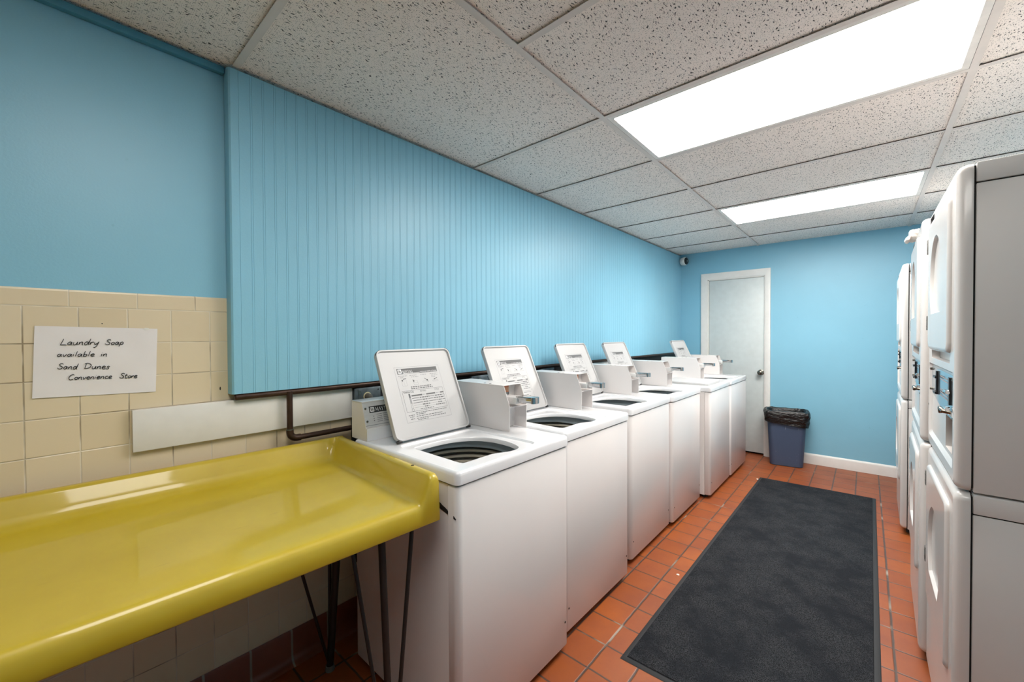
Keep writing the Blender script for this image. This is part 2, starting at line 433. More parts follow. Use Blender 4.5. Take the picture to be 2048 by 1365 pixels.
# back wall
DX0, DX1, DZ1 = -1.442, -0.850, 2.018
b = MB()
b.box(XW, DX0, YB, YB+0.1, 0, H+0.1, M['blue']); b.box(DX1, XR+0.1, YB, YB+0.1, 0, H+0.1, M['blue'])
b.box(DX0, DX1, YB, YB+0.1, DZ1, H+0.1, M['blue'])
structure(b.build('wall_back'), 'blue back wall with the door', 'wall')
b = MB(); b.box(XR, XR+0.1, YF-0.1, YB+0.1, 0, H+0.1, M['blue'])
structure(b.build('wall_right'), 'blue wall behind the dryers', 'wall')
b = MB(); b.box(XW-0.1, XR+0.1, YF-0.1, YF, 0, H+0.1, M['white_paint'])  # unseen wall, its white chosen to bounce more light to the ceiling
structure(b.build('wall_front'), 'white wall at the near end of the room', 'wall')
# baseboard on the back wall
b = MB()
pr = [(0, 0), (-0.014, 0), (-0.014, 0.088), (-0.011, 0.098), (-0.004, 0.106), (0, 0.108)]
b.loft([[(x, YB+d, z) for d, z in pr] for x in (-0.792, XR)], M['white_paint'], smooth=False)
structure(b.build('baseboard_back'), 'white baseboard along the back wall', 'baseboard')
# door
b = MB(); b.box(DX0+0.014, DX1-0.008, YB+0.012, YB+0.05, 0.022, DZ1-0.016, M['door_paint'], 0.002)
door = structure(b.build('door_1'), 'plain white door in the back wall', 'door')
b = MB()
cas = [(0, 0), (0.0, -0.008), (0.012, -0.013), (0.03, -0.015), (0.06, -0.018), (0.073, -0.016), (0.076, 0)]   # distance from the opening, depth
def casing_ring(x, z, sx, sz): return [(x+sx*d, YB+e, z+sz*d) for d, e in cas]
b.loft([casing_ring(DX0, 0.0, -1, 0), casing_ring(DX0, DZ1, -1, 1), casing_ring(DX1, DZ1, 0.75, 1), casing_ring(DX1, 0.0, 0.75, 0)], M['white_paint'], smooth=False)
b.box(DX0, DX0+0.012, YB, YB+0.06, 0, DZ1, M['white_paint']); b.box(DX1-0.006, DX1, YB, YB+0.06, 0, DZ1, M['white_paint'])
b.box(DX0, DX1, YB, YB+0.06, DZ1-0.013, DZ1, M['white_paint'])
b.box(DX0+0.012, DX1-0.006, YB+0.05, YB+0.06, 0, 0.03, M['gap'])
b.build('door_casing', door)
b = MB(); b.lathe([(0.031, 0.0), (0.031, -0.004), (0.026, -0.008), (0.012, -0.010), (0.011, -0.030), (0.017, -0.036), (0.026, -0.044), (0.029, -0.054), (0.026, -0.064), (0.017, -0.070), (0.004, -0.072)], (-0.886, YB+0.012, 0.933), M['knob_metal'], 24, 'y')
b.build('door_knob', door)
# ceiling: tiles lying on a steel grid
XL, TW, T0, TY = -0.9137, 0.024, 1.0813, 0.6096
lamps = [(-2, 'near', 'unlit'), (1, 'mid', ''), (4, 'far', '')]
b = MB()
zc = H+0.0075
holes = [(T0+k*TY, T0+(k+1)*TY) for k, _, _ in lamps]
xa, xb = XL, XL+1.2125
yy = [YF-0.1]+[v for h_ in holes for v in h_]+[YB+0.1]
b.box(XW-0.1, xa, YF-0.1, YB+0.1, zc, zc+0.015, M['ceiling']); b.box(xb, XR+0.1, YF-0.1, YB+0.1, zc, zc+0.015, M['ceiling'])
for i in range(0, len(yy), 2): b.box(xa, xb, yy[i], yy[i+1], zc, zc+0.015, M['ceiling'])
ceiling = structure(b.build('ceiling'), 'fissured grey-white drop ceiling tiles', 'ceiling')
b = MB()
def tee_y(x, y0, y1): b.box(x-TW/2, x+TW/2, y0, y1, H-0.0002, H+0.0012, M['grid']); b.box(x-0.001, x+0.001, y0, y1, H+0.001, zc+0.016, M['gap'])
def tee_x(y, x0, x1): b.box(x0, x1, y-TW/2, y+TW/2, H, H+0.0012, M['grid']); b.box(x0, x1, y-0.001, y+0.001, H+0.001, zc+0.016, M['gap'])
tee_y(xa, YF, YB); tee_y(xb, YF, YB)
for k in range(-6, 7):
    yk = T0+k*TY+TW/2-0.012
    if YF < yk < YB:
        tee_x(yk, xa, xb); tee_x(yk, xb, XR)
        if k != 0: tee_x(yk, XW if yk < 0.43 else XPAN, xa)
b.build('ceiling_grid', ceiling)
# ------------------------------------------------------------------ ceiling lamps
LAB = {'near': 'recessed fluorescent ceiling panel above the yellow table end of the room', 'mid': 'large bright recessed ceiling light panel nearest the viewer',
       'far': 'smaller looking bright ceiling light panel nearer the back wall'}
for k, key, _ in lamps:
    y0, y1 = T0+k*TY+TW/2+0.001, T0+(k+1)*TY-TW/2-0.001
    xx0, xx1 = xa+TW/2+0.001, xb-TW/2-0.001
    t = thing('ceiling_light', LAB[key], 'ceiling light', ((xa+xb)/2, (y0+y1)/2, H), group='recessed ceiling light panels')
    ox, oy = (xa+xb)/2, (y0+y1)/2
    b = MB(); fr = 0.022
    def fo(u, v): return (u-ox, v-oy, 0.0005)
    b.fill_holes(rrect(xx0, xx1, y0, y1, 0.002, 1), [rrect(xx0+fr, xx1-fr, y0+fr, y1-fr, 0.004, 1)], M['lamp_frame'], fo)
    b.loft([[(p[0]-ox, p[1]-oy, z) for p in rrect(xx0+fr, xx1-fr, y0+fr, y1-fr, 0.004, 1)] for z in (0.0005, 0.007)], M['lamp_frame'], False, False, False)
    b.loft([[(p[0]-ox, p[1]-oy, z) for p in rrect(xx0, xx1, y0, y1, 0.002, 1)] for z in (0.0005, 0.07)], M['lamp_frame'], False, True, False)
    b.build('frame', t)
    b = MB(); b.box(xx0+fr-ox, xx1-fr-ox, y0+fr-oy, y1-fr-oy, 0.006, 0.010, m_lamp('lamp_diffuser_'+key, LAMP[key]))
    b.build('diffuser', t)

# ------------------------------------------------------------------ washing machines
# local frame: x = 0 at the front panel (room side), y along the row, z up
WW = 0.632
def serif_word(b, word, u, v, h, m, fn, wtot):
    """narrow serif capitals drawn as thick and thin strokes"""
    G = {'M': (1.0, [((.02, 0), (.14, 1), .04), ((.14, 1), (.5, .12), .11), ((.5, .12), (.84, 1), .04), ((.84, 1), (.92, 0), .11)], [(0, .1, 0), (.82, 1.02, 0), (.02, .2, 1), (.8, .96, 1)]),
         'A': (.86, [((.04, 0), (.42, 1), .045), ((.42, 1), (.8, 0), .11), ((.2, .36), (.62, .36), .03)], [(-.04, .16, 0), (.64, .92, 0)]),
         'Y': (.8, [((.06, 1), (.42, .45), .11), ((.76, 1), (.42, .45), .04), ((.42, .45), (.42, 0), .1)], [(-.04, .2, 1), (.64, .88, 1), (.28, .58, 0)]),
         'T': (.76, [((.02, .96), (.74, .96), .045), ((.38, .96), (.38, 0), .1)], [(.24, .54, 0)]),
         'G': (.9, [((.8, .78), (.6, .97), .05), ((.6, .97), (.3, .95), .06), ((.3, .95), (.1, .6), .1), ((.1, .6), (.14, .28), .11), ((.14, .28), (.36, .04), .08), ((.36, .04), (.64, .04), .06), ((.64, .04), (.78, .16), .06), ((.76, .0), (.76, .42), .09), ((.58, .42), (.86, .42), .03)], [])}
    tot = sum(G[c][0]+0.1 for c in word)-0.1; k = wtot/tot; x = u
    for c in word:
        wd, st, se = G[c]
        for p, q, t in st: b.ribbon([(x+p[0]*k, v+p[1]*h), (x+q[0]*k, v+q[1]*h)], t*k*0.62, m, fn)
        for a, e, yv in se: b.ribbon([(x+a*k, v+yv*h*0.96+0.02*h), (x+e*k, v+yv*h*0.96+0.02*h)], 0.035*h, m, fn)
        x += (wd+0.1)*k
def maker_logo(b, u, v, s, m_bg, m_fg, fn, fn2):
    b.face([fn(*p) for p in [(u+s*a, v+s*c) for a, c in rrect(0, 1, 0, 1, .14, 3)]], m_bg)
    for a, c, w_ in ((.16, .3, .05), (.38, .52, .05), (.6, .74, .05)):
        b.ribbon([(u+s*a, v+s*.86), (u+s*c, v+s*.16)], s*w_, m_fg, fn2)
    for a, c in ((.3, .4), (.52, .62), (.74, .84)):
        b.ribbon([(u+s*a, v+s*.16), (u+s*c, v+s*.78)], s*.022, m_fg, fn2)
LID_W, LID_L = 0.392, 0.392
LID_TILT = math.radians(114)
def lid_label(parent):
    """printed sheet of washing instructions, drawn in lid coordinates u across, v down"""
    b = MB(); U0, V0, UW, VH = 0.185*LID_W, 0.207*LID_L, 0.598*LID_W, 0.622*LID_L
    # local lid frame: y = across, x = from hinge to free edge when closed, underside faces -z
    def F(e): return lambda u, v: (LID_L-(V0+v*VH), U0+u*UW, -0.0045-e)
    f1, f2, f3 = F(0.0004), F(0.0007), F(0.0010)
    g, dk, lt, wh = M['ink_grey'], M['ink'], M['ink_light'], M['white_print']
    def line(u0, v0, u1, v1, w_, m, fn=f1): b.ribbon([(u0, v0), (u1, v1)], w_, m, fn)
    def frame(u0, v0, u1, v1, w_, m):
        line(u0, v0, u1, v0, w_, m); line(u1, v0, u1, v1, w_, m); line(u1, v1, u0, v1, w_, m); line(u0, v1, u0, v0, w_, m)
    flip = lambda fn: (lambda u, v: fn(u, -v))
    frame(0, 0, 1, 1, 0.0028, lt)
    b.rect(0.044, 0.027, 0.945, 0.129, g, f1)
    # maker's mark, v runs down so flip for lettering
    maker_logo(b, 0.06, -0.118, 0.078, wh, g, flip(f2), flip(f3))
    serif_word(b, 'MAYTAG', 0.158, -0.118, 0.055, wh, flip(f2), 0.215)
    line(0.158, 0.122, 0.53, 0.119, 0.0025, wh, f2)
    b.text('WASHING INSTRUCTIONS', 0.538, -0.119, 0.022, wh, flip(f2), 0.39)
    def greek(u0, u1, v, h_=0.008, m=g):
        u = u0
        while u < u1:
            l_ = min(random.uniform(0.02, 0.06), u1-u); line(u, v, u+l_, v, h_, m); u += l_+0.012
    for a in ((.045, .234, .166), (.079, .142, .194), (.285, .453, .166), (.311, .474, .197), (.531, .658, .167), (.751, .939, .164), (.774, .93, .197), (.772, .86, .225)): greek(*a, 0.007, lt)
    frame(.092, .235, .19, .35, .002, lt); line(.14, .235, .14, .35, .0015, lt)
    b.face([f1(*p) for p in ((.095, .235), (.125, .235), (.11, .275))], dk); line(.13, .225, .2, .215, .006, g)
    frame(.338, .272, .432, .347, .002, lt); line(.338, .31, .432, .31, .002, lt); b.face([f1(*p) for p in ((.335, .262), (.365, .262), (.35, .3))], dk); line(.33, .25, .35, .26, .006, g)
    frame(.548, .295, .684, .315, .002, lt); line(.6, .24, .65, .275, .006, g); b.face([f1(*p) for p in ((.665, .262), (.635, .285), (.672, .295))], dk)
    frame(.777, .295, .909, .318, .002, lt); line(.82, .275, .9, .25, .005, g); b.face([f1(*p) for p in ((.825, .26), (.845, .28), (.812, .285))], dk)
    greek(.256, .721, .381, .008, g); greek(.253, .743, .413, .008, g)
    frame(.046, .443, .957, .82, .0024, g)
    b.text('TEMPERATURE', 0.064, -0.486, 0.03, dk, flip(f1), 0.225)
    b.text('SETTING', 0.431, -0.487, 0.028, dk, flip(f1), 0.131)
    b.text('CYCLE', 0.762, -0.487, 0.028, dk, flip(f1), 0.105)
    for a, c in ((.218, .454), (.546, .755), (.874, .954)): line(a, .541, c, .541, .0125, g)
    greek(.465, .535, .541, .007, lt); greek(.765, .865, .541, .007, lt)
    for v, segs, tx, w_ in ((.588, ((.217, .375), (.622, .723), (.911, .953)), ((.385, .61), (.735, .9)), .0048),
                            (.63, ((.221, .422), (.572, .687)), ((.435, .56), (.70, .94)), .0048), (.674, ((.22, .44), (.562, .751), (.887, .955)), ((.452, .55), (.765, .875)), .0048),
                            (.717, ((.224, .406), (.589, .761), (.874, .953)), ((.415, .58), (.77, .865)), .0015), (.758, ((.223, .444), (.553, .699)), ((.45, .545), (.71, .93)), .0015)):
        for a, c in segs: line(a, v, c, v, w_, g)
        for a, c in tx: greek(a, c, v, .009, g)
    greek(.34, .644, .795, .006, g)
    th = [(.178+.026*math.cos(a), .795+.022*math.sin(a)) for a in [i*math.pi/6 for i in range(13)]]
    b.ribbon(th, .0022, g, f1); b.rect(.163, .503, .193, .575, g, f1); frame(.163, .503, .193, .775, .002, g); b.rect(.165, .575, .191, .68, lt, f1)
    for a in ((.216, .92, .852), (.223, .423, .878), (.215, .81, .912), (.211, .878, .948), (.228, .461, .975), (.057, .19, .88), (.081, .174, .911), (.086, .171, .947)): greek(*a, .006, g)
    return b.build('instruction_label', parent, normals=False)
def make_lid(parent, closed=False):
    """hinge at local origin; x to the free edge when closed"""
    b = MB(); L, W2, r = LID_L, LID_W, 0.028
    def ring(ins, z, rr): return [(p[0], p[1], z) for p in rrect(ins, L-ins, ins, W2-ins, rr, 6)]
    # outer skin (closed: top), folded edge and a shallow pan on the underside
    rings = [ring(0.010, -0.0045, r-0.010), ring(0.007, -0.013, r-0.007), ring(0.001, -0.013, r), ring(0.0, -0.010, r), ring(0.0, 0.006, r), ring(0.002, 0.010, r-0.002), ring(0.006, 0.012, r-0.006)]
    b.loft(rings, M['lid'], True, True)
    lid = b.build('lid', parent, sharp=0.6)
    if not closed: lid_label(lid)
    for yy_ in (0.012, W2-0.012):
        b = MB(); b.lathe([(0.004, -0.012), (0.0055, -0.010), (0.0055, 0.010), (0.004, 0.012)], (-0.001, yy_, -0.008), M['black_plastic'], 10, 'y'); b.build('hinge', lid)
    if not closed:
        for yy_ in (0.0, W2):
            b = MB(); s_ = 1 if yy_ == 0 else -1
            cx, cy = L-r, yy_+s_*r
            pts = [(cx+(r+0.0008)*math.cos(a), cy-s_*(r+0.0008)*math.sin(a)) for a in [math.radians(10+i*14) for i in range(6)]]
            b.loft([[(p[0], p[1], -0.0125) for p in pts], [(p[0], p[1], -0.006) for p in pts]], M['black_rubber'], False, False, closed=False)
            b.build('bumper', lid)
    lid.location = (-0.432, 0.062, 0.9375)
    lid.rotation_euler = (0, 0, 0) if closed else (0, -LID_TILT, 0)
    return lid
OPEN = [(-0.355, 0.096), (-0.115, 0.092), (-0.088, 0.096), (-0.076, 0.112), (-0.076, 0.235), (-0.062, 0.275), (-0.046, 0.318), (-0.048, 0.348), (-0.062, 0.374), (-0.095, 0.392), (-0.15, 0.405), (-0.235, 0.405), (-0.305, 0.375), (-0.352, 0.315), (-0.372, 0.24), (-0.374, 0.125), (-0.368, 0.104)]
def make_washer(label, closed=False):
    t = thing('washing_machine', label, 'washing machine', group='row of top-loading washing machines')
    b = MB()      # cabinet wrap behind the front panel
    ca = [(p[0], p[1]) for p in rrect(-0.64, -0.047, 0.004, WW-0.004, 0.006, 2)]
    b.loft([[(x, y_, z) for x, y_ in ca] for z in (0.028, 0.884)], M['enamel_side'], True, False)
    b.build('cabinet', t)
    b = MB()
    fp = rrect(-0.070, 0.0, 0.003, WW-0.003, 0.022, 5); fi = rrect(-0.070, -0.003, 0.006, WW-0.006, 0.020, 5)
    fp = [(max(x, -0.0455), y_) for x, y_ in fp]; fi = [(max(x, -0.0455), y_) for x, y_ in fi]
    b.loft([[(x, y_, z) for x, y_ in r_] for r_, z in ((fi, 0.032), (fp, 0.036), (fp, 0.878), (fi, 0.8825))], M['enamel'])
    for yy_ in (0.03, WW-0.03): b.lathe([(0.004, 0.0), (0.0045, 0.0012), (0.003, 0.002)], (-0.0004, yy_, 0.135), M['black_plastic'], 10, 'x')
    b.build('front_panel', t)
    b = MB()      # porcelain top with the loading hole and its shallow rim
    smo = [tuple(p) for p in smooth_path(OPEN+[OPEN[0]], 3)[:-1]]
    lo = rrect(-0.415, -0.03, 0.058, 0.452, 0.03, 5)
    outer = lambda i, r_=0.02: rrect(-0.648+i, 0.004-i, -0.001+i, WW+0.001-i, max(r_-i, 0.004), 5)
    b.loft([[(x, y_, z) for x, y_ in outer(i)] for i, z in ((0.004, 0.886), (0.0, 0.889), (0.0, 0.916), (0.002, 0.923), (0.006, 0.928), (0.012, 0.930))], M['enamel_top'], False, False)
    b.fill_holes(outer(0.012), [lo], M['enamel_top'], lambda u, v: (u, v, 0.930))
    li = rrect(-0.408, -0.037, 0.065, 0.445, 0.024, 5)
    b.loft([[(x, y_, z) for x, y_ in r_] for r_, z in ((lo, 0.930), (li, 0.9225))], M['enamel_top'], False, False)
    b.fill_holes(li, [smo], M['enamel_top'], lambda u, v: (u, v, 0.9225))
    cx = sum(p[0] for p in smo)/len(smo); cy = sum(p[1] for p in smo)/len(smo)
    k = lambda s_: [(cx+(p[0]-cx)*s_, cy+(p[1]-cy)*s_) for p in smo]
    b.loft([[(x, y_, z) for x, y_ in k(s_)] for s_, z in ((1, 0.9225), (0.985, 0.919), (0.985, 0.905))], M['enamel_top'], False, False)
    b.build('top_panel', t)
    if not closed:
        b = MB(); c = (-0.262, 0.262, 0)
        b.lathe([(0.240, 0.884), (0.236, 0.889), (0.228, 0.888), (0.196, 0.870), (0.193, 0.866), (0.193, 0.858)], c, M['tub_ring'], 40, 'z', False, False)
        z = 0.858
        for i in range(9):
            h1, h2 = 0.010, 0.015
            b.lathe([(0.205, z), (0.222, z-0.002), (0.222, z-h1), (0.203, z-h1-0.002)], c, M['tub_band'], 40, 'z', False, False)
            b.lathe([(0.203, z-h1-0.002), (0.199, z-h1-0.005), (0.199, z-h1-h2+0.004), (0.205, z-h1-h2)], c, M['tub'], 40, 'z', False, False)
            z -= h1+h2
        b.lathe([(0.205, z), (0.2, 0.53), (0.05, 0.5)], c, M['tub'], 40, 'z', False, True)
        b.lathe([(0.246, 0.903), (0.246, 0.6), (0.15, 0.48)], c, M['gap'], 32, 'z', False, True)
        b.build('wash_tub', t)
    # control console at the back
    b = MB(); y0, y1 = 0.014, WW-0.012
    side = [(-0.685, 0.9305), (-0.562, 0.9305), (-0.571, 0.985), (-0.602, 1.080), (-0.604, 1.083), (-0.685, 1.083)]
    b.loft([[(x, y_, z) for x, z in side] for y_ in (y0, y1)], M['enamel_side'], smooth=False)
    b.box(-0.686, -0.600, y0-0.001, y1+0.001, 1.0835, 1.0875, M['enamel'], 0.001)
    b.box(-0.567, -0.561, y0, 0.5, 0.931, 0.981, M['enamel_top'])
    con = b.build('control_console', t)
    b = MB(); p0, p1 = Vector((-0.5715, 0, 0.984)), Vector((-0.6025, 0, 1.082)); d = (p1-p0); n_ = Vector((d.z, 0, -d.x)).normalized()
    def pf(e): return lambda u, v: tuple(p0+d*v+n_*e+Vector((0, u, 0)))
    b.loft([[pf(e)(u, v) for u, v in ((y0+0.001, 0), (0.497, 0), (0.497, 1), (y0+0.001, 1))] for e in (0.0004, 0.002)], M['plate'], smooth=False)
    b.ribbon([(y0+0.001, 0.07), (0.497, 0.07)], 0.012, M['ink_light'], pf(0.0023))
    b.rect(0.040, 0.565, 0.2, 0.83, M['ink'], pf(0.0025))
    maker = lambda e: (lambda u, v: pf(e)(u, 0.59+v/0.103))
    maker_logo(b, 0.044, 0.0015, 0.019, M['white_print'], M['ink'], maker(0.003), maker(0.0035))
    serif_word(b, 'MAYTAG', 0.068, 0.003, 0.0155, M['white_print'], maker(0.003), 0.075)
    for v in (.48, .40, .33, .26, .19):
        for a in (0.07, 0.10, 0.13, 0.17, 0.2): b.ribbon([(a, v), (a+0.024, v)], 0.012, M['ink_light'], pf(0.0025))
    for v in (.42, .33, .24): b.ribbon([(0.054, v), (0.058, v)], 0.018, M['ink_grey'], pf(0.0025))
    b.build('name_plate', con)
    for u in (0.024, 0.485):
        for v in (0.24, 0.76):
            b = MB(); q = p0+d*v+n_*0.002+Vector((0, u, 0))
            b.lathe([(0.005, 0), (0.0048, 0.0016), (0.002, 0.0024)], q, M['knob_metal'], 10, 'x'); b.build('screw', con)
    make_lid(t, closed)
    # coin box: sheet-metal housing open at the front
    b = MB(); ya, yb_, th = 0.508, 0.628, 0.0025
    sp = [(-0.600, 0.9315), (-0.228, 0.9315), (-0.226, 1.040), (-0.262, 1.132), (-0.600, 1.132)]
    for y_ in (ya, yb_-th): b.loft([[(x, yy_, z) for x, z in sp] for yy_ in (y_, y_+th)], M['enamel'], smooth=False)
    b.box(-0.600, -0.262, ya, yb_, 1.132, 1.1345, M['enamel'], 0.0008, 1)
    b.box(-0.600, -0.226, ya+th, yb_-th, 1.036, 1.040, M['enamel'])
    b.box(-0.330, -0.300, ya+th, yb_-th, 1.040, 1.132, M['enamel_side']); b.box(-0.330, -0.300, ya+0.045, yb_-th, 0.9315, 1.036, M['enamel_side'])
    b.box(-0.600, -0.345, ya+th, yb_-th, 0.9315, 1.132, M['gap'])
    for x in (-0.40, -0.365): b.lathe([(0.006, 0), (0.006, 0.0006)], (x, ya+0.02, 1.1345), M['ink_grey'], 10)
    coin = b.build('coin_box', t)
    b = MB(); b.lathe([(0.009, 0), (0.009, 0.012), (0.006, 0.014)], (-0.335, ya+0.026, 0.982), M['chrome'], 14, 'x'); b.build('lock', coin)
    b = MB(); b.box(-0.2995, -0.290, ya+0.006, ya+0.066, 1.098, 1.130, M['orange'])
    b.box(-0.2995, -0.288, ya+0.006, ya+0.066, 1.084, 1.098, M['chrome'])
    for i in range(7):
        yy_ = ya+0.012+i*0.008
        b.box(-0.288, -0.2875, yy_, yy_+0.003, 1.085, 1.097, M['gap']); b.box(-0.290, -0.2895, yy_, yy_+0.0022, 1.102, 1.12, M['cream'])
    b.build('coin_slot', coin)
    b = MB()
    b.box(-0.300, -0.205, ya+0.020, ya+0.085, 1.054, 1.082, M['plate'], 0.002)
    b.build('slide_housing', coin)
    b = MB()
    b.box(-0.205, -0.128, ya+0.028, ya+0.078, 1.083, 1.088, M['chrome'], 0.001)
    b.box(-0.215, -0.128, ya+0.074, ya+0.078, 1.064, 1.088, M['chrome'], 0.001)
    b.box(-0.215, -0.128, ya+0.028, ya+0.032, 1.064, 1.088, M['chrome'], 0.001)
    pts = [(-0.128+0.016*math.sin(a), ya+0.053-0.025*math.cos(a)) for a in [math.pi*i/8 for i in range(9)]]
    b.loft([[(x, y_, z) for x, y_ in pts+[(-0.128+(x+0.128)*0.7, ya+0.053+(y_-ya-0.053)*0.8) for x, y_ in reversed(pts)]] for z in (1.062, 1.064, 1.087, 1.089)], M['chrome'])
    b.build('coin_slide', coin)
    for yy_ in (0.06, WW-0.06):
        for xx_ in (-0.06, -0.58):
            b = MB(); b.lathe([(0.022, 0.0), (0.024, 0.004), (0.02, 0.016), (0.01, 0.02), (0.01, 0.031)], (xx_, yy_, 0), M['black_rubber'], 14)
            b.build('foot', t)
    return t
spots = [(-0.960, 0.835), (-0.996, 1.492), (-1.030, 2.237), (-1.016, 2.876), (-0.956, 3.568), (-0.950, 4.204)]
wlab = ['washing machine against the yellow table, lid raised, fully in view', 'second washing machine from the yellow table, lid raised', 'third washing machine from the yellow table, lid raised',
        'fourth washing machine from the table, set back, lid raised', 'fifth washing machine from the table, the only one with its lid shut', 'last washing machine in the row, beside the door, lid raised']
w_open = make_washer(wlab[0]); w_closed = make_washer(wlab[4], True)
w_open.location = (spots[0][0], spots[0][1], 0); w_closed.location = (spots[4][0], spots[4][1], 0)
w_closed.rotation_euler.z = 0.0
for i in (1, 2, 3, 5): dup(w_open, (spots[i][0], spots[i][1], 0), random.uniform(-0.006, 0.006), wlab[i])
def scuff(px, loc, parent):
    """black rubbed mark on the side of the washer that touches the table"""
    b = MB(); r_ = random.Random(3)
    pts = []
    for i in range(9): pts.append((-0.098+i*0.011, 0.797-i*0.0025))
    up_ = [(x+0.003, z+0.018*(1-i/9)+r_.uniform(0, .006)) for i, (x, z) in enumerate(pts)]
    for i in range(8): b.face([(pts[i][0], 0.0032, pts[i][1]), (pts[i+1][0], 0.0032, pts[i+1][1]), (up_[i+1][0], 0.0032, up_[i+1][1]), (up_[i][0], 0.0032, up_[i][1])], M['black_rubber'])
    b.build('scuff_mark', parent)
scuff(0, 0, w_open)

# ------------------------------------------------------------------ stacked dryers
DW, DH, DD = 0.652, 1.83, 0.72
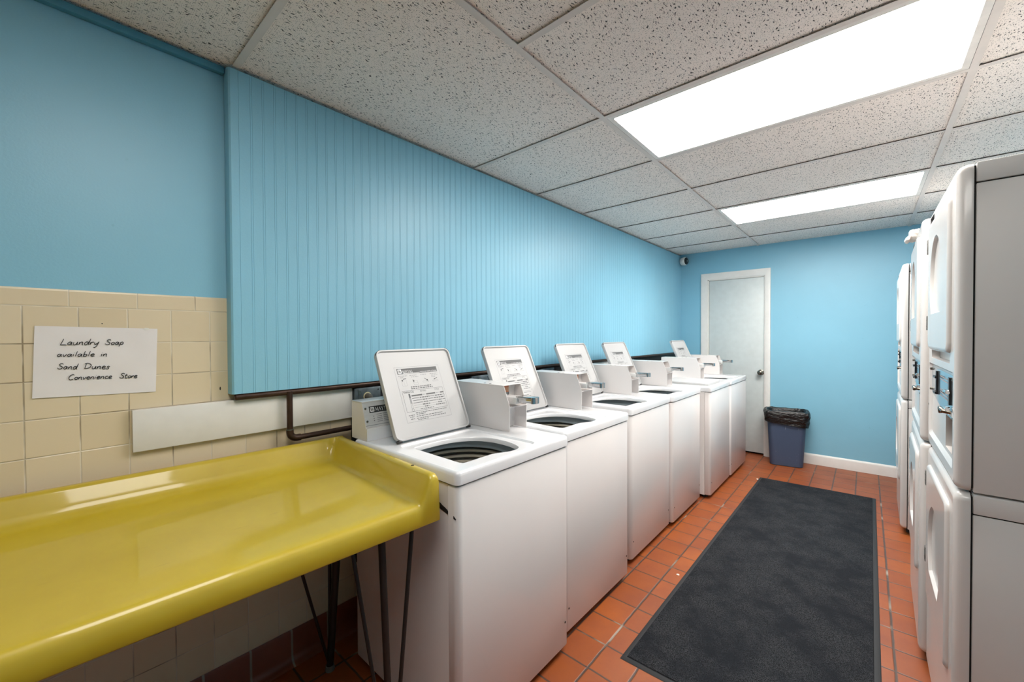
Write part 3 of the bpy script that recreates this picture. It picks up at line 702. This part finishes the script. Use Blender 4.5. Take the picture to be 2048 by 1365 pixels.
# local frame: x = 0 at the front face growing into the machine, y from the near edge, z up
def dshape(u0, u1, z0, z1, n=14):
    """round-topped, flat-bottomed pocket outline"""
    cx, rx = (u0+u1)/2, (u1-u0)/2; zr = z1-(z1-z0)*0.56
    pts = [(cx+rx*math.cos(a), zr+(z1-zr)*math.sin(a)) for a in [math.pi*i/n for i in range(n+1)]]
    pts += [(u0+0.003, z0+0.05), (u0+0.03, z0), (u1-0.03, z0), (u1-0.003, z0+0.05)]
    return pts
def make_dryer(label):
    t = thing('stacked_dryer', label, 'tumble dryer', group='stacked tumble dryers on the right')
    fn0 = lambda u, v: (0.0, u, v)
    f3 = lambda u, v, d_: (d_, u, v)
    for z0, z1, upper in ((0.04, 0.9115, False), (0.9165, DH, True)):
        b = MB(); holes = []
        door_r = rrect(0.075, 0.575, 1.30, 1.772, 0.03, 4) if upper else rrect(0.075, 0.575, 0.345, 0.855, 0.03, 4)
        if upper:
            ctrl = rrect(0.040, 0.615, 0.965, 1.246, 0.012, 3); pull = rrect(0.10, 0.54, 1.268, 1.298, 0.006, 2); lint = rrect(0.50, 0.618, 1.784, 1.8085, 0.004, 2)
            holes = [ctrl, pull, lint]
        o = rrect(0.020, DW-0.020, z0+0.020, z1-0.020, 0.010, 4)
        b.fill_holes(o, holes, M['dryer'], fn0)
        rr = lambda i, x: [(x, p[0], p[1]) for p in rrect(i, DW-i, z0+i, z1-i, 0.010+(0.02-i)*0.6, 4)]
        b.loft([rr(0.020, 0.0), rr(0.010, 0.003), rr(0.004, 0.009), rr(0.0, 0.020), rr(0.0, 0.032)], M['dryer'], False, True)
        fp = b
        if upper:
            b.recess(pull, 0.022, M['dryer'], f3, 0.0)
            b.recess(lint, 0.028, M['ink_grey'], f3, 0.0)
            # recessed control area with its own coin pocket
            cin = rrect(0.048, 0.607, 0.977, 1.238, 0.008, 3)
            b.loft([[f3(p[0], p[1], d_) for p in l_] for l_, d_ in ((ctrl, 0.0), (cin, 0.009))], M['dryer'], False, False, False)
            pocket = rrect(0.085, 0.255, 0.990, 1.095, 0.004, 2)
            b.fill_holes(cin, [pocket], M['dryer'], lambda u, v: (0.009, u, v))
            b.recess(pocket, 0.075, M['dryer'], lambda u, v, d_: (0.009+d_, u, v))
        else:
            pass
        pn = b.build('front_panel', t)
        # door with its round-topped pull pocket
        b = MB()
        ds = dshape(0.205, 0.50, 1.43, 1.70) if upper else dshape(0.205, 0.50, 0.475, 0.745)
        zz0, zz1 = (1.30, 1.772) if upper else (0.345, 0.855)
        ri = lambda i, x: [(x, p[0], p[1]) for p in rrect(0.075+i, 0.575-i, zz0+i, zz1-i, 0.03-i*0.5, 4)]
        b.fill_holes(rrect(0.087, 0.563, zz0+0.012, zz1-0.012, 0.024, 4), [ds], M['dryer'], lambda u, v: (-0.010, u, v))
        b.loft([ri(0.012, -0.010), ri(0.006, -0.009), ri(0.001, -0.004), ri(0.0, 0.0002)], M['dryer'], False, False)
        b.recess(ds, 0.06, M['dryer'], lambda u, v, d_: (-0.010+d_, u, v), steps=[(0, 0), (0.06, 0.02), (0.35, 0.06), (0.36, 0.10), (0.8, 0.22), (1.0, 0.42)])
        dr = b.build('door', t)
        for hz in ((1.40, 1.70) if upper else (0.48, 0.785)):
            b = MB(); b.box(-0.009, 0.004, 0.604, 0.630, hz-0.028, hz+0.028, M['hinge_steel'], 0.001)
            for k_ in (-0.012, 0.012): b.box(-0.0094, -0.0088, 0.605, 0.629, hz+k_-0.0006, hz+k_+0.0006, M['gap'])
            b.build('hinge', t)
        if upper:
            b = MB(); b.loft([[(x, p[0], p[1]) for p in ((0.056, 1.232), (0.60, 1.232), (0.60, 1.135), (0.30, 1.100), (0.056, 1.100))] for x in (0.0085, 0.006)], M['control'], smooth=False)
            pf = lambda u, v: (0.0055, u, v)
            for v in (1.21, 1.20, 1.165, 1.155, 1.145): b.rect(0.18, v, 0.36, v+0.004, M['ink_light'], pf)
            b.rect(0.085, 1.106, 0.20, 1.122, M['white_print'], pf); b.text('', 0, 0, .01, M['ink'], pf) if False else None
            cp = b.build('control_plate', t)
            for u, mm in ((0.43, M['black_plastic']), (0.13, M['chrome'])):
                b = MB(); b.box(0.001, 0.006, u-0.010, u+0.010, 1.140, 1.224, M['black_plastic'])
                if mm is M['chrome']:
                    for z in (1.180, 1.128): b.tube([(0.004, u, z), (-0.006, u, z)], 0.006, mm, 12); b.tube([(-0.004, u-0.024, z), (-0.004, u+0.024, z)], 0.0055, mm, 12)
                    b.tube([(-0.010, u+0.058, 1.108), (-0.012, u+0.050, 1.124), (-0.012, u-0.02, 1.122), (0.004, u-0.022, 1.120)], 0.0055, M['knob_metal'], 10)
                else:
                    for z in (1.205, 1.150): b.tube([(0.004, u, z), (-0.005, u, z)], 0.004, mm, 10); b.box(-0.006, -0.002, u-0.055, u+0.005, z-0.004, z+0.004, mm)
                b.build('coin_slide', cp)
            for u, z in ((0.588, 1.222), (0.588, 1.145), (0.620, 1.08), (0.052, 1.222), (0.052, 1.108)):
                b = MB(); b.lathe([(0.005, 0.007), (0.005, 0.001), (0.003, -0.001)], (0.0, u, z), M['knob_metal'], 10, 'x'); b.build('screw', cp)
            b = MB(); b.box(0.020, 0.026, 0.505, 0.613, 1.786, 1.806, M['galv'], 0.001); b.build('lint_drawer', t)
        # cabinet behind the front panel, with the rail along its top
        b = MB(); b.box(0.0365, DD, 0.003, DW-0.003, z0, z1-0.058, M['dryer_side'], 0.003); b.box(0.0365, DD, 0.002, DW-0.002, z1-0.0545, z1-0.001, M['dryer_side'], 0.003)
        b.box(0.030, DD-0.01, 0.009, DW-0.009, z0+0.01, z1-0.008, M['gap'])
        if upper: b.lathe([(0.008, 0), (0.008, -0.003), (0.005, -0.006)], (0.20, 0.003, 1.0), M['dryer'], 14, 'y')
        b.build('cabinet', t)
    b = MB(); b.box(0.03, DD-0.02, 0.02, DW-0.02, 0.016, 0.05, M['gap'])
    for xx_ in (0.07, DD-0.07):
        for yy_ in (0.06, DW-0.06): b.lathe([(0.024, 0.0), (0.026, 0.004), (0.02, 0.018)], (xx_, yy_, 0), M['black_rubber'], 14)
    b.build('base', t)
    return t
d1 = make_dryer('stacked white dryer nearest the viewer at the right edge, grey side showing')
d1.location = (0.190, 1.680, 0)
dup(d1, (0.170, 2.356, 0), -0.022, 'middle stacked white dryer with a crumpled white cloth at its top')
dup(d1, (0.181, 3.79, 0), -0.015, 'farthest stacked white dryer standing nearest the back wall')
def crumpled(name, c, sx, sy, sz, seed):
    b = MB(); bm = bmesh.new(); bmesh.ops.create_icosphere(bm, subdivisions=4, radius=1)
    for v in bm.verts:
        p = v.co.copy(); k = 1+0.32*mnoise.noise(p*1.7+Vector((seed, 0, 0)))+0.18*abs(mnoise.noise(p*4.1+Vector((0, seed, 0))))
        v.co = Vector((c[0]+p.x*k*sx, c[1]+p.y*k*sy, max(c[2]+p.z*k*sz-(0.02 if p.x < -0.6 else 0), 1.8312)))
    b.add(bm, M['cloth'], True); return b.build(name, sharp=1.2)
o = crumpled('white_cloth', (0.186, 2.92, 1.858), 0.034, 0.08, 0.030, 4)
tag(o, 'crumpled white cloth hanging over the top edge of the middle dryer', 'cloth')

# ------------------------------------------------------------------ yellow folding table
def make_table():
    t = thing('folding_table', 'glossy yellow moulded table with raised edges on black metal legs', 'table', (-1.0, 0.8, 0), -0.048)
    # local frame: right front outer corner at the origin, x towards the wall is negative, y towards the viewer end is negative
    L, D = 1.72, 0.715
    b = MB(); m = M['yellow']
    zf, zt, zb = 0.848, 0.930, 0.783
    # stations along y: (y, height fraction of the end flange)
    def section(y, k):
        """k = 0 in the tray, 1 on top of the end flange"""
        z = zf+(zt-zf)*k; zi = max(z, zf)
        pts = [(-0.002, zb), (0.0, zb+0.003)]
        fx = -0.012-0.010*k
        pts += [(-0.004, z-0.020), (-0.008, z-0.009), (-0.015, z-0.003), (-0.024, z)]
        pts += [(-0.05-0.02*k, z), (-0.30, z), (-0.610, z), (-0.636, z+(0.003)*(1-k)), (-0.655, z+(0.013)*(1-k)), (-0.668, z+0.032*(1-k)), (-0.680, z+(zt-0.010-z)*(1-k)), (-0.686, z+(zt-0.003-z)*(1-k)), (-0.693, zt), (-0.706, zt), (-0.713, zt-0.004), (-0.715, zt-0.010), (-0.715, zb)]
        return [(x, y, zz) for x, zz in pts]
    def ends(sgn, yo):
        return [section(yo-sgn*dy, k) for dy, k in ((0.0785, 0.0), (0.068, 0.02), (0.061, 0.10), (0.052, 0.35), (0.038, 0.72), (0.030, 0.92), (0.025, 0.985), (0.018, 1.0), (0.008, 1.0), (0.003, 0.96), (0.0, 0.88))]
    rings = list(reversed(ends(-1, -L))) + [section(-L*0.5, 0)] + ends(1, 0.0)
    R = b.loft(rings, m, False, False, True, closed=False)
    for ring in (rings[0], rings[-1]):
        pts = ring; b.face(pts, m)
    # underside sheet
    b.face([(-0.003, -L+0.002, zb+0.03), (-0.713, -L+0.002, zb+0.03), (-0.713, -0.002, zb+0.03), (-0.003, -0.002, zb+0.03)], m)
    top = b.build('tabletop', t, sharp=0.9)
    b = MB(); b.lathe([(0.0055, 0), (0.0055, 0.0008)], (-0.13, -0.014, zt-0.0002), M['gap'], 14); b.build('bolt_hole', top)
    T = Matrix.Translation((-1.0, 0.8, 0)) @ Matrix.Rotation(-0.048, 4, 'Z'); Ti = T.inverted()
    def leg(foot, tops, radii, mirror=None):
        b = MB()
        for (x, y_, z), r_ in zip(tops, radii):
            f = Ti @ Vector(foot); tp = Ti @ Vector((x, y_, z))
            if mirror: f.y = -L-f.y; tp.y = -L-tp.y
            b.tube([f+Vector((0, 0, 0.012)), tp], [r_*0.85, r_], M['black_steel'], 10)
        tps = [Ti @ Vector(q) for q in tops]
        lg = b.build('leg', t)
        f = Ti @ Vector(foot)
        if mirror: f.y = -L-f.y
        b = MB(); b.lathe([(0.017, 0), (0.019, 0.004), (0.016, 0.022)], f, M['plug'], 14); b.build('foot_cap', lg)
    zt_ = 0.811
    for mir in (None, True):
        leg((-1.05, 0.655, 0), [(-1.20, 0.598, zt_), (-1.10, 0.655, zt_), (-1.075, 0.755, zt_)], [0.006, 0.011, 0.007], mir)
        leg((-1.638, 0.741, 0), [(-1.59, 0.775, zt_), (-1.66, 0.757, zt_), (-1.56, 0.528, zt_)], [0.016, 0.007, 0.006], mir)
make_table()

# ------------------------------------------------------------------ wall things on the left
PAPER = [(-0.022, 1.393), (0.246, 1.387), (0.239, 1.176), (-0.029, 1.185)]
def make_sign():
    XS = XW+0.0085
    b = MB(); n = 14; Hm = hom([(0, 0), (1, 0), (1, 1), (0, 1)], PAPER); rows = []
    for j in range(n+1):
        row = []
        for i in range(n+1):
            y_, z = Hm(i/n, j/n)
            bulge = 0.0012*mnoise.noise(Vector((i*0.35, j*0.35, 2)))+0.0015*(max(0, j/n-0.85)/0.15)*max(0, 1-i/n*1.5)
            row.append(b.bm.verts.new((XS+bulge, y_, z)))
        rows.append(row)
    k = b.mi(M['paper'])
    for j in range(n):
        for i in range(n):
            f = b.bm.faces.new((rows[j][i], rows[j+1][i], rows[j+1][i+1], rows[j][i+1])); f.material_index = k; f.smooth = True
    sign = b.build('paper_sign', normals=False)
    tag(sign, 'white paper with handwritten black lettering taped to the beige tiles', 'sign')
    b = MB(); Z = hom([(70, 95), (1930, 135), (1905, 1080), (32, 1197)], PAPER)
    def fn(px, py):
        y_, z = Z(px, py); return (XS+0.0022, y_, z)
    G = {'L': (.62, [[(.2, 1), (.08, .5), (-.05, .02)], [(-.05, .02), (.25, .05), (.55, .02)]]), 'a': (.56, [[(.4, .42), (.22, .5), (.03, .25), (.1, .03), (.27, .1), (.42, .45), (.38, .12), (.48, .02)]]),
         'u': (.54, [[(.05, .47), (0, .15), (.12, .0), (.3, .15), (.4, .48), (.37, .1), (.48, .02)]]), 'n': (.52, [[(.05, .46), (0, 0)], [(0, .02), (.12, .36), (.28, .47), (.36, .36), (.32, .08), (.42, .02)]]),
         'd': (.56, [[(.38, .42), (.2, .5), (.02, .22), (.12, .0), (.3, .15), (.48, .6), (.56, 1.0)], [(.56, 1.0), (.42, .15), (.5, .02)]]), 'r': (.38, [[(.05, .46), (0, 0)], [(0, .05), (.14, .38), (.34, .46)]]),
         'y': (.5, [[(.05, .48), (.04, .18), (.16, .08), (.34, .28), (.46, .5)], [(.46, .5), (.32, -.05), (.14, -.4), (-.02, -.38)]]), 'S': (.62, [[(.56, .84), (.38, 1), (.12, .82), (.22, .58), (.46, .4), (.42, .12), (.14, .02), (-.1, .22)]]),
         'o': (.5, [[(.24, .48), (.03, .26), (.14, .02), (.36, .12), (.4, .38), (.24, .48)]]), 'p': (.52, [[(.08, .44), (-.06, -.4)], [(.05, .3), (.26, .48), (.42, .3), (.26, .03), (.02, .1)]]),
         'v': (.46, [[(.02, .48), (.14, .02), (.4, .48)]]), 'i': (.24, [[(.05, .46), (.02, .02)], [(.1, .7), (.12, .73)]]), 'l': (.24, [[(.16, 1), (.02, .02)]]),
         'b': (.5, [[(.16, 1), (.0, .02)], [(.02, .18), (.2, .45), (.38, .3), (.24, .02), (0, .05)]]), 'e': (.48, [[(.03, .22), (.3, .28), (.36, .44), (.2, .5), (.02, .24), (.16, .0), (.42, .1)]]),
         'D': (.8, [[(.12, .95), (0, 0)], [(-.06, .9), (.3, 1.0), (.66, .7), (.5, .2), (-.02, .02)]]), 's': (.44, [[(.38, .42), (.22, .5), (.1, .36), (.28, .2), (.2, .02), (-.02, .06)]]),
         'C': (.7, [[(.64, .84), (.46, 1), (.14, .72), (.02, .3), (.2, .0), (.56, .12)]]), 'c': (.44, [[(.36, .4), (.22, .5), (.02, .25), (.12, .02), (.38, .1)]]), 't': (.4, [[(.22, .85), (.08, .1), (.2, .0), (.34, .08)], [(-.02, .56), (.36, .6)]])}
    def word(txt, x0, y0, x1, y1, cap):
        tot = sum(G[c][0] for c in txt); k = (x1-x0)/tot; x = x0
        for c in txt:
            for st in G[c][1]:
                base = y0+(y1-y0)*(x-x0)/(x1-x0)
                pts = [(x+p[0]*k+p[1]*cap*0.16, base-p[1]*cap) for p in st]
                P = smooth_path(pts, 5); nn = len(P)
                b.ribbon(P, [4.5+1.6*math.sin(3.1*i/max(1, nn-1)) for i in range(nn)], M['marker'], fn)
            x += G[c][0]*k
    for a in (('Laundry', 470, 385, 1050, 378, 95), ('Soap', 1150, 378, 1425, 372, 80), ('available', 412, 560, 990, 553, 80), ('in', 1080, 552, 1180, 550, 80),
              ('Sand', 425, 748, 725, 748, 85), ('Dunes', 830, 742, 1215, 742, 85), ('Convenience', 585, 910, 1250, 886, 82), ('Store', 1365, 880, 1630, 872, 75)): word(*a)
    b.build('handwriting', sign, normals=False)
    b = MB(); b.face([fn(*p) for p in ((1735, 120), (1800, 125), (1805, 160), (1732, 150))], M['tape']); b.build('tape', sign, normals=False)
make_sign()
b = MB(); b.box(XW+0.0066, XW+0.026, 0.1785, 0.922, 0.986, 1.122, M['white_paint'], 0.0015)
tag(b.build('wooden_rail'), 'white painted board screwed to the tiles above the yellow table', 'board', 'white boards on the wall')
b = MB(); b.box(XW+0.0132, XW+0.030, 2.95, 3.80, 0.986, 1.126, M['white_paint'], 0.0015)
tag(b.build('wooden_rail'), 'white painted board on the wall behind the fourth washing machine', 'board', 'white boards on the wall')
# copper pipe
t = thing('copper_pipe', 'dark tarnished copper pipe bending below the blue beadboard', 'pipe', (XW+0.05, 0.643, 0.945))
o_ = Vector((XW+0.05, 0.643, 0.945)); b = MB()
b.tube([(0, 0, 0.192), (0, 0, 0.03)], 0.0112, M['copper'], 16); b.tube([(0, 0.03, 0.0), (0, 2.6, 0.004)], 0.0112, M['copper'], 16); b.build('pipe_run', t)
b = MB(); b.tube([(-0.010, -0.188, 0.1885), (-0.010, -0.184, 0.1885), (-0.010, 4.5, 0.1885)], [0.008, 0.0122, 0.0122], M['copper'], 16); b.build('header_pipe', t)
b = MB(); b.tube([(0, 0, 0.036), (0, 0, 0.026)]+[(0, 0.026-0.026*math.cos(a), 0.026-0.026*math.sin(a)) for a in [math.pi/2*i/6 for i in range(1, 7)]]+[(0, 0.04, 0)], 0.0138, M['copper'], 16)
b.tube([(0, 0, 0.036), (0, 0, 0.039)], 0.0130, M['solder'], 16); b.build('elbow', t)
# outlet boxes under the panel
def outlet(y0, y1, z0, z1, label, plug=True):
    t = thing('outlet_box', label, 'outlet box', (XW+0.0132, y0, z0), group='grey outlet boxes behind the washers')
    b = MB(); W_, H_ = y1-y0, z1-z0
    b.box(0, 0.030, 0, W_, 0, H_, M['galv'], 0.003); b.box(0.0302, 0.032, 0.014, W_-0.003, 0.002, H_-0.006, M['galv'], 0.0015); b.build('housing', t)
    b = MB(); b.box(0.032, 0.0335, 0.016, 0.026, H_-0.03, H_-0.012, M['solder']); b.build('clip', t); b = MB(); b.lathe([(0.003, 0.032), (0.003, 0.0335)], (0, W_-0.015, H_-0.014), M['gap'], 8, 'x'); b.build('screw', t)
    if plug:
        cy, cz = W_*0.45, H_*0.62
        b = MB(); b.lathe([(0.020, 0.032), (0.020, 0.036), (0.016, 0.0365), (0.015, 0.033)], (0, cy, cz), M['cream'], 20, 'x', False, False)
        b.lathe([(0.014, 0.033), (0.013, 0.055), (0.009, 0.065), (0.004, 0.068)], (0, cy+0.001, cz), M['plug'], 16, 'x'); b.build('power_plug', t)
outlet(0.926, 1.056, 1.010, 1.119, 'grey metal outlet box with a plug, behind the washer beside the table')
outlet(1.655, 1.80, 1.010, 1.118, 'grey metal outlet box half hidden behind the second raised lid')
outlet(2.335, 2.50, 1.020, 1.118, 'grey metal outlet box half hidden behind the third raised lid', False)
outlet(3.812, 3.89, 1.020, 1.118, 'small grey outlet box at the far end of the second white board', False)
# security camera in the far corner
t = thing('security_camera', 'small white security camera with black lens in the far ceiling corner', 'security camera', (-1.705, 5.2515, 2.266))
b = MB(); b.lathe([(0.030, 0.0), (0.030, -0.012), (0.020, -0.016), (0.014, -0.030)], (0, 0, 0), M['white_paint'], 24, 'y'); b.build('mount', t)
b = MB(); R_ = Matrix.Translation((0, -0.055, 0)) @ Matrix.Rotation(math.radians(76), 4, 'Z')
b.lathe([(0.020, 0.034), (0.044, 0.026), (0.050, 0.0), (0.050, -0.026), (0.044, -0.034)], (0, 0, 0), M['white_paint'], 28, 'y')
for v in b.bm.verts: v.co = R_ @ v.co
b.build('body', t)
b = MB(); b.lathe([(0.044, -0.0335), (0.044, -0.036), (0.034, -0.044), (0.018, -0.047)], (0, 0, 0), M['black_plastic'], 28, 'y')
b.lathe([(0.007, -0.047), (0.006, -0.049)], (0.0, 0, 0), M['chrome'], 14, 'y')
for v in b.bm.verts: v.co = R_ @ v.co
b.build('lens', t)

# ------------------------------------------------------------------ floor things
def make_mat():
    cs = [Vector((-0.772, 1.565)), Vector((0.050, 1.585)), Vector((0.069, 4.463)), Vector((-0.751, 4.433))]
    c = sum(cs, Vector((0, 0)))/4
    t = thing('floor_mat', 'long charcoal carpet runner with rubber edging on the tile floor', 'mat', (c.x, c.y, 0.0), 0)
    ins = lambda k: [c*0+(p-c)+Vector((k if p.x < c.x else -k, k if p.y < c.y else -k)) for p in cs]
    b = MB(); b.loft([[(p.x, p.y, z) for p in ins(i)] for i, z in ((0, 0.0005), (0.004, 0.004), (0.024, 0.0055))], M['mat_edge'], smooth=False); b.build('rubber_edge', t)
    b = MB(); b.loft([[(p.x, p.y, z) for p in ins(i)] for i, z in ((0.022, 0.0056), (0.023, 0.009), (0.025, 0.0105))], M['carpet'], smooth=False); b.build('carpet', t)
make_mat()
def make_bin():
    t = thing('waste_bin', 'blue grey plastic waste bin with black bag, beside the door', 'waste bin', (-0.625, 5.075, 0), 0.17)
    def ring(w_, d_, r_, z): return [(p[0], p[1], z) for p in rrect(-w_/2, w_/2, -d_/2, d_/2, r_, 8)]
    b = MB(); b.loft([ring(0.272, 0.19, 0.045, 0.0), ring(0.288, 0.205, 0.05, 0.006), ring(0.335, 0.232, 0.055, 0.47), ring(0.340, 0.236, 0.055, 0.515), ring(0.350, 0.246, 0.058, 0.52), ring(0.350, 0.246, 0.058, 0.528), ring(0.330, 0.226, 0.05, 0.528), ring(0.262, 0.18, 0.04, 0.02)], M['bin'])
    b.build('bucket', t)
    b = MB(); rings = []
    base = [(0.270, 0.170, 0.30), (0.295, 0.190, 0.50), (0.325, 0.225, 0.572), (0.366, 0.262, 0.574), (0.390, 0.286, 0.562), (0.398, 0.292, 0.53), (0.388, 0.284, 0.49), (0.372, 0.270, 0.455), (0.368, 0.266, 0.43)]
    for q, (w_, d_, z) in enumerate(base):
        r0 = ring(w_, d_, 0.06, z); rr = []
        for i, p in enumerate(r0):
            v = Vector(p); a = math.atan2(v.y, v.x)
            k = 1+(0.05 if q > 2 else 0.02)*mnoise.noise(Vector((math.cos(a)*2.6, math.sin(a)*2.6, z*9)))
            dz = 0.0
            if q >= 5: dz = (q-4)/4*(0.02*mnoise.noise(Vector((math.cos(a)*1.7+3, math.sin(a)*1.7, 1)))-0.055*(v.x/0.18)*0.5)
            rr.append((v.x*k, v.y*k, z+dz+(0.006*mnoise.noise(Vector((a*3, z*20, 0))) if q > 1 else 0)))
        rings.append(rr)
    b.loft(rings, M['liner'], True, False)
    o = b.build('bin_liner', t, sharp=1.6)
    sub = o.modifiers.new('s', 'SUBSURF'); sub.levels = 2; sub.render_levels = 2
    tex = bpy.data.textures.new('crumple', 'CLOUDS'); tex.noise_scale = 0.045; tex.noise_depth = 2
    dm = o.modifiers.new('d', 'DISPLACE'); dm.texture = tex; dm.strength = 0.022; dm.mid_level = 0.5; dm.texture_coords = 'LOCAL'
make_bin()
def scrap(x, y, z, s, label):
    b = MB(); r_ = random.Random(x)
    base = [(s*math.cos(a)*r_.uniform(.6, 1.1), s*math.sin(a)*r_.uniform(.6, 1.1)) for a in [i*math.pi/3.5 for i in range(7)]]
    b.loft([[(x+p[0], y+p[1], z) for p in base], [(x+p[0]*.7, y+p[1]*.7, z+s*.35) for p in base]], M['scrap'])
    tag(b.build('paper_scrap'), label, 'scrap')
scrap(-0.795, 2.33, 0.0006, 0.009, 'tiny white scrap on the orange tiles left of the mat')
scrap(-0.755, 4.33, 0.0107, 0.010, 'tiny white scrap at the far left corner of the mat')
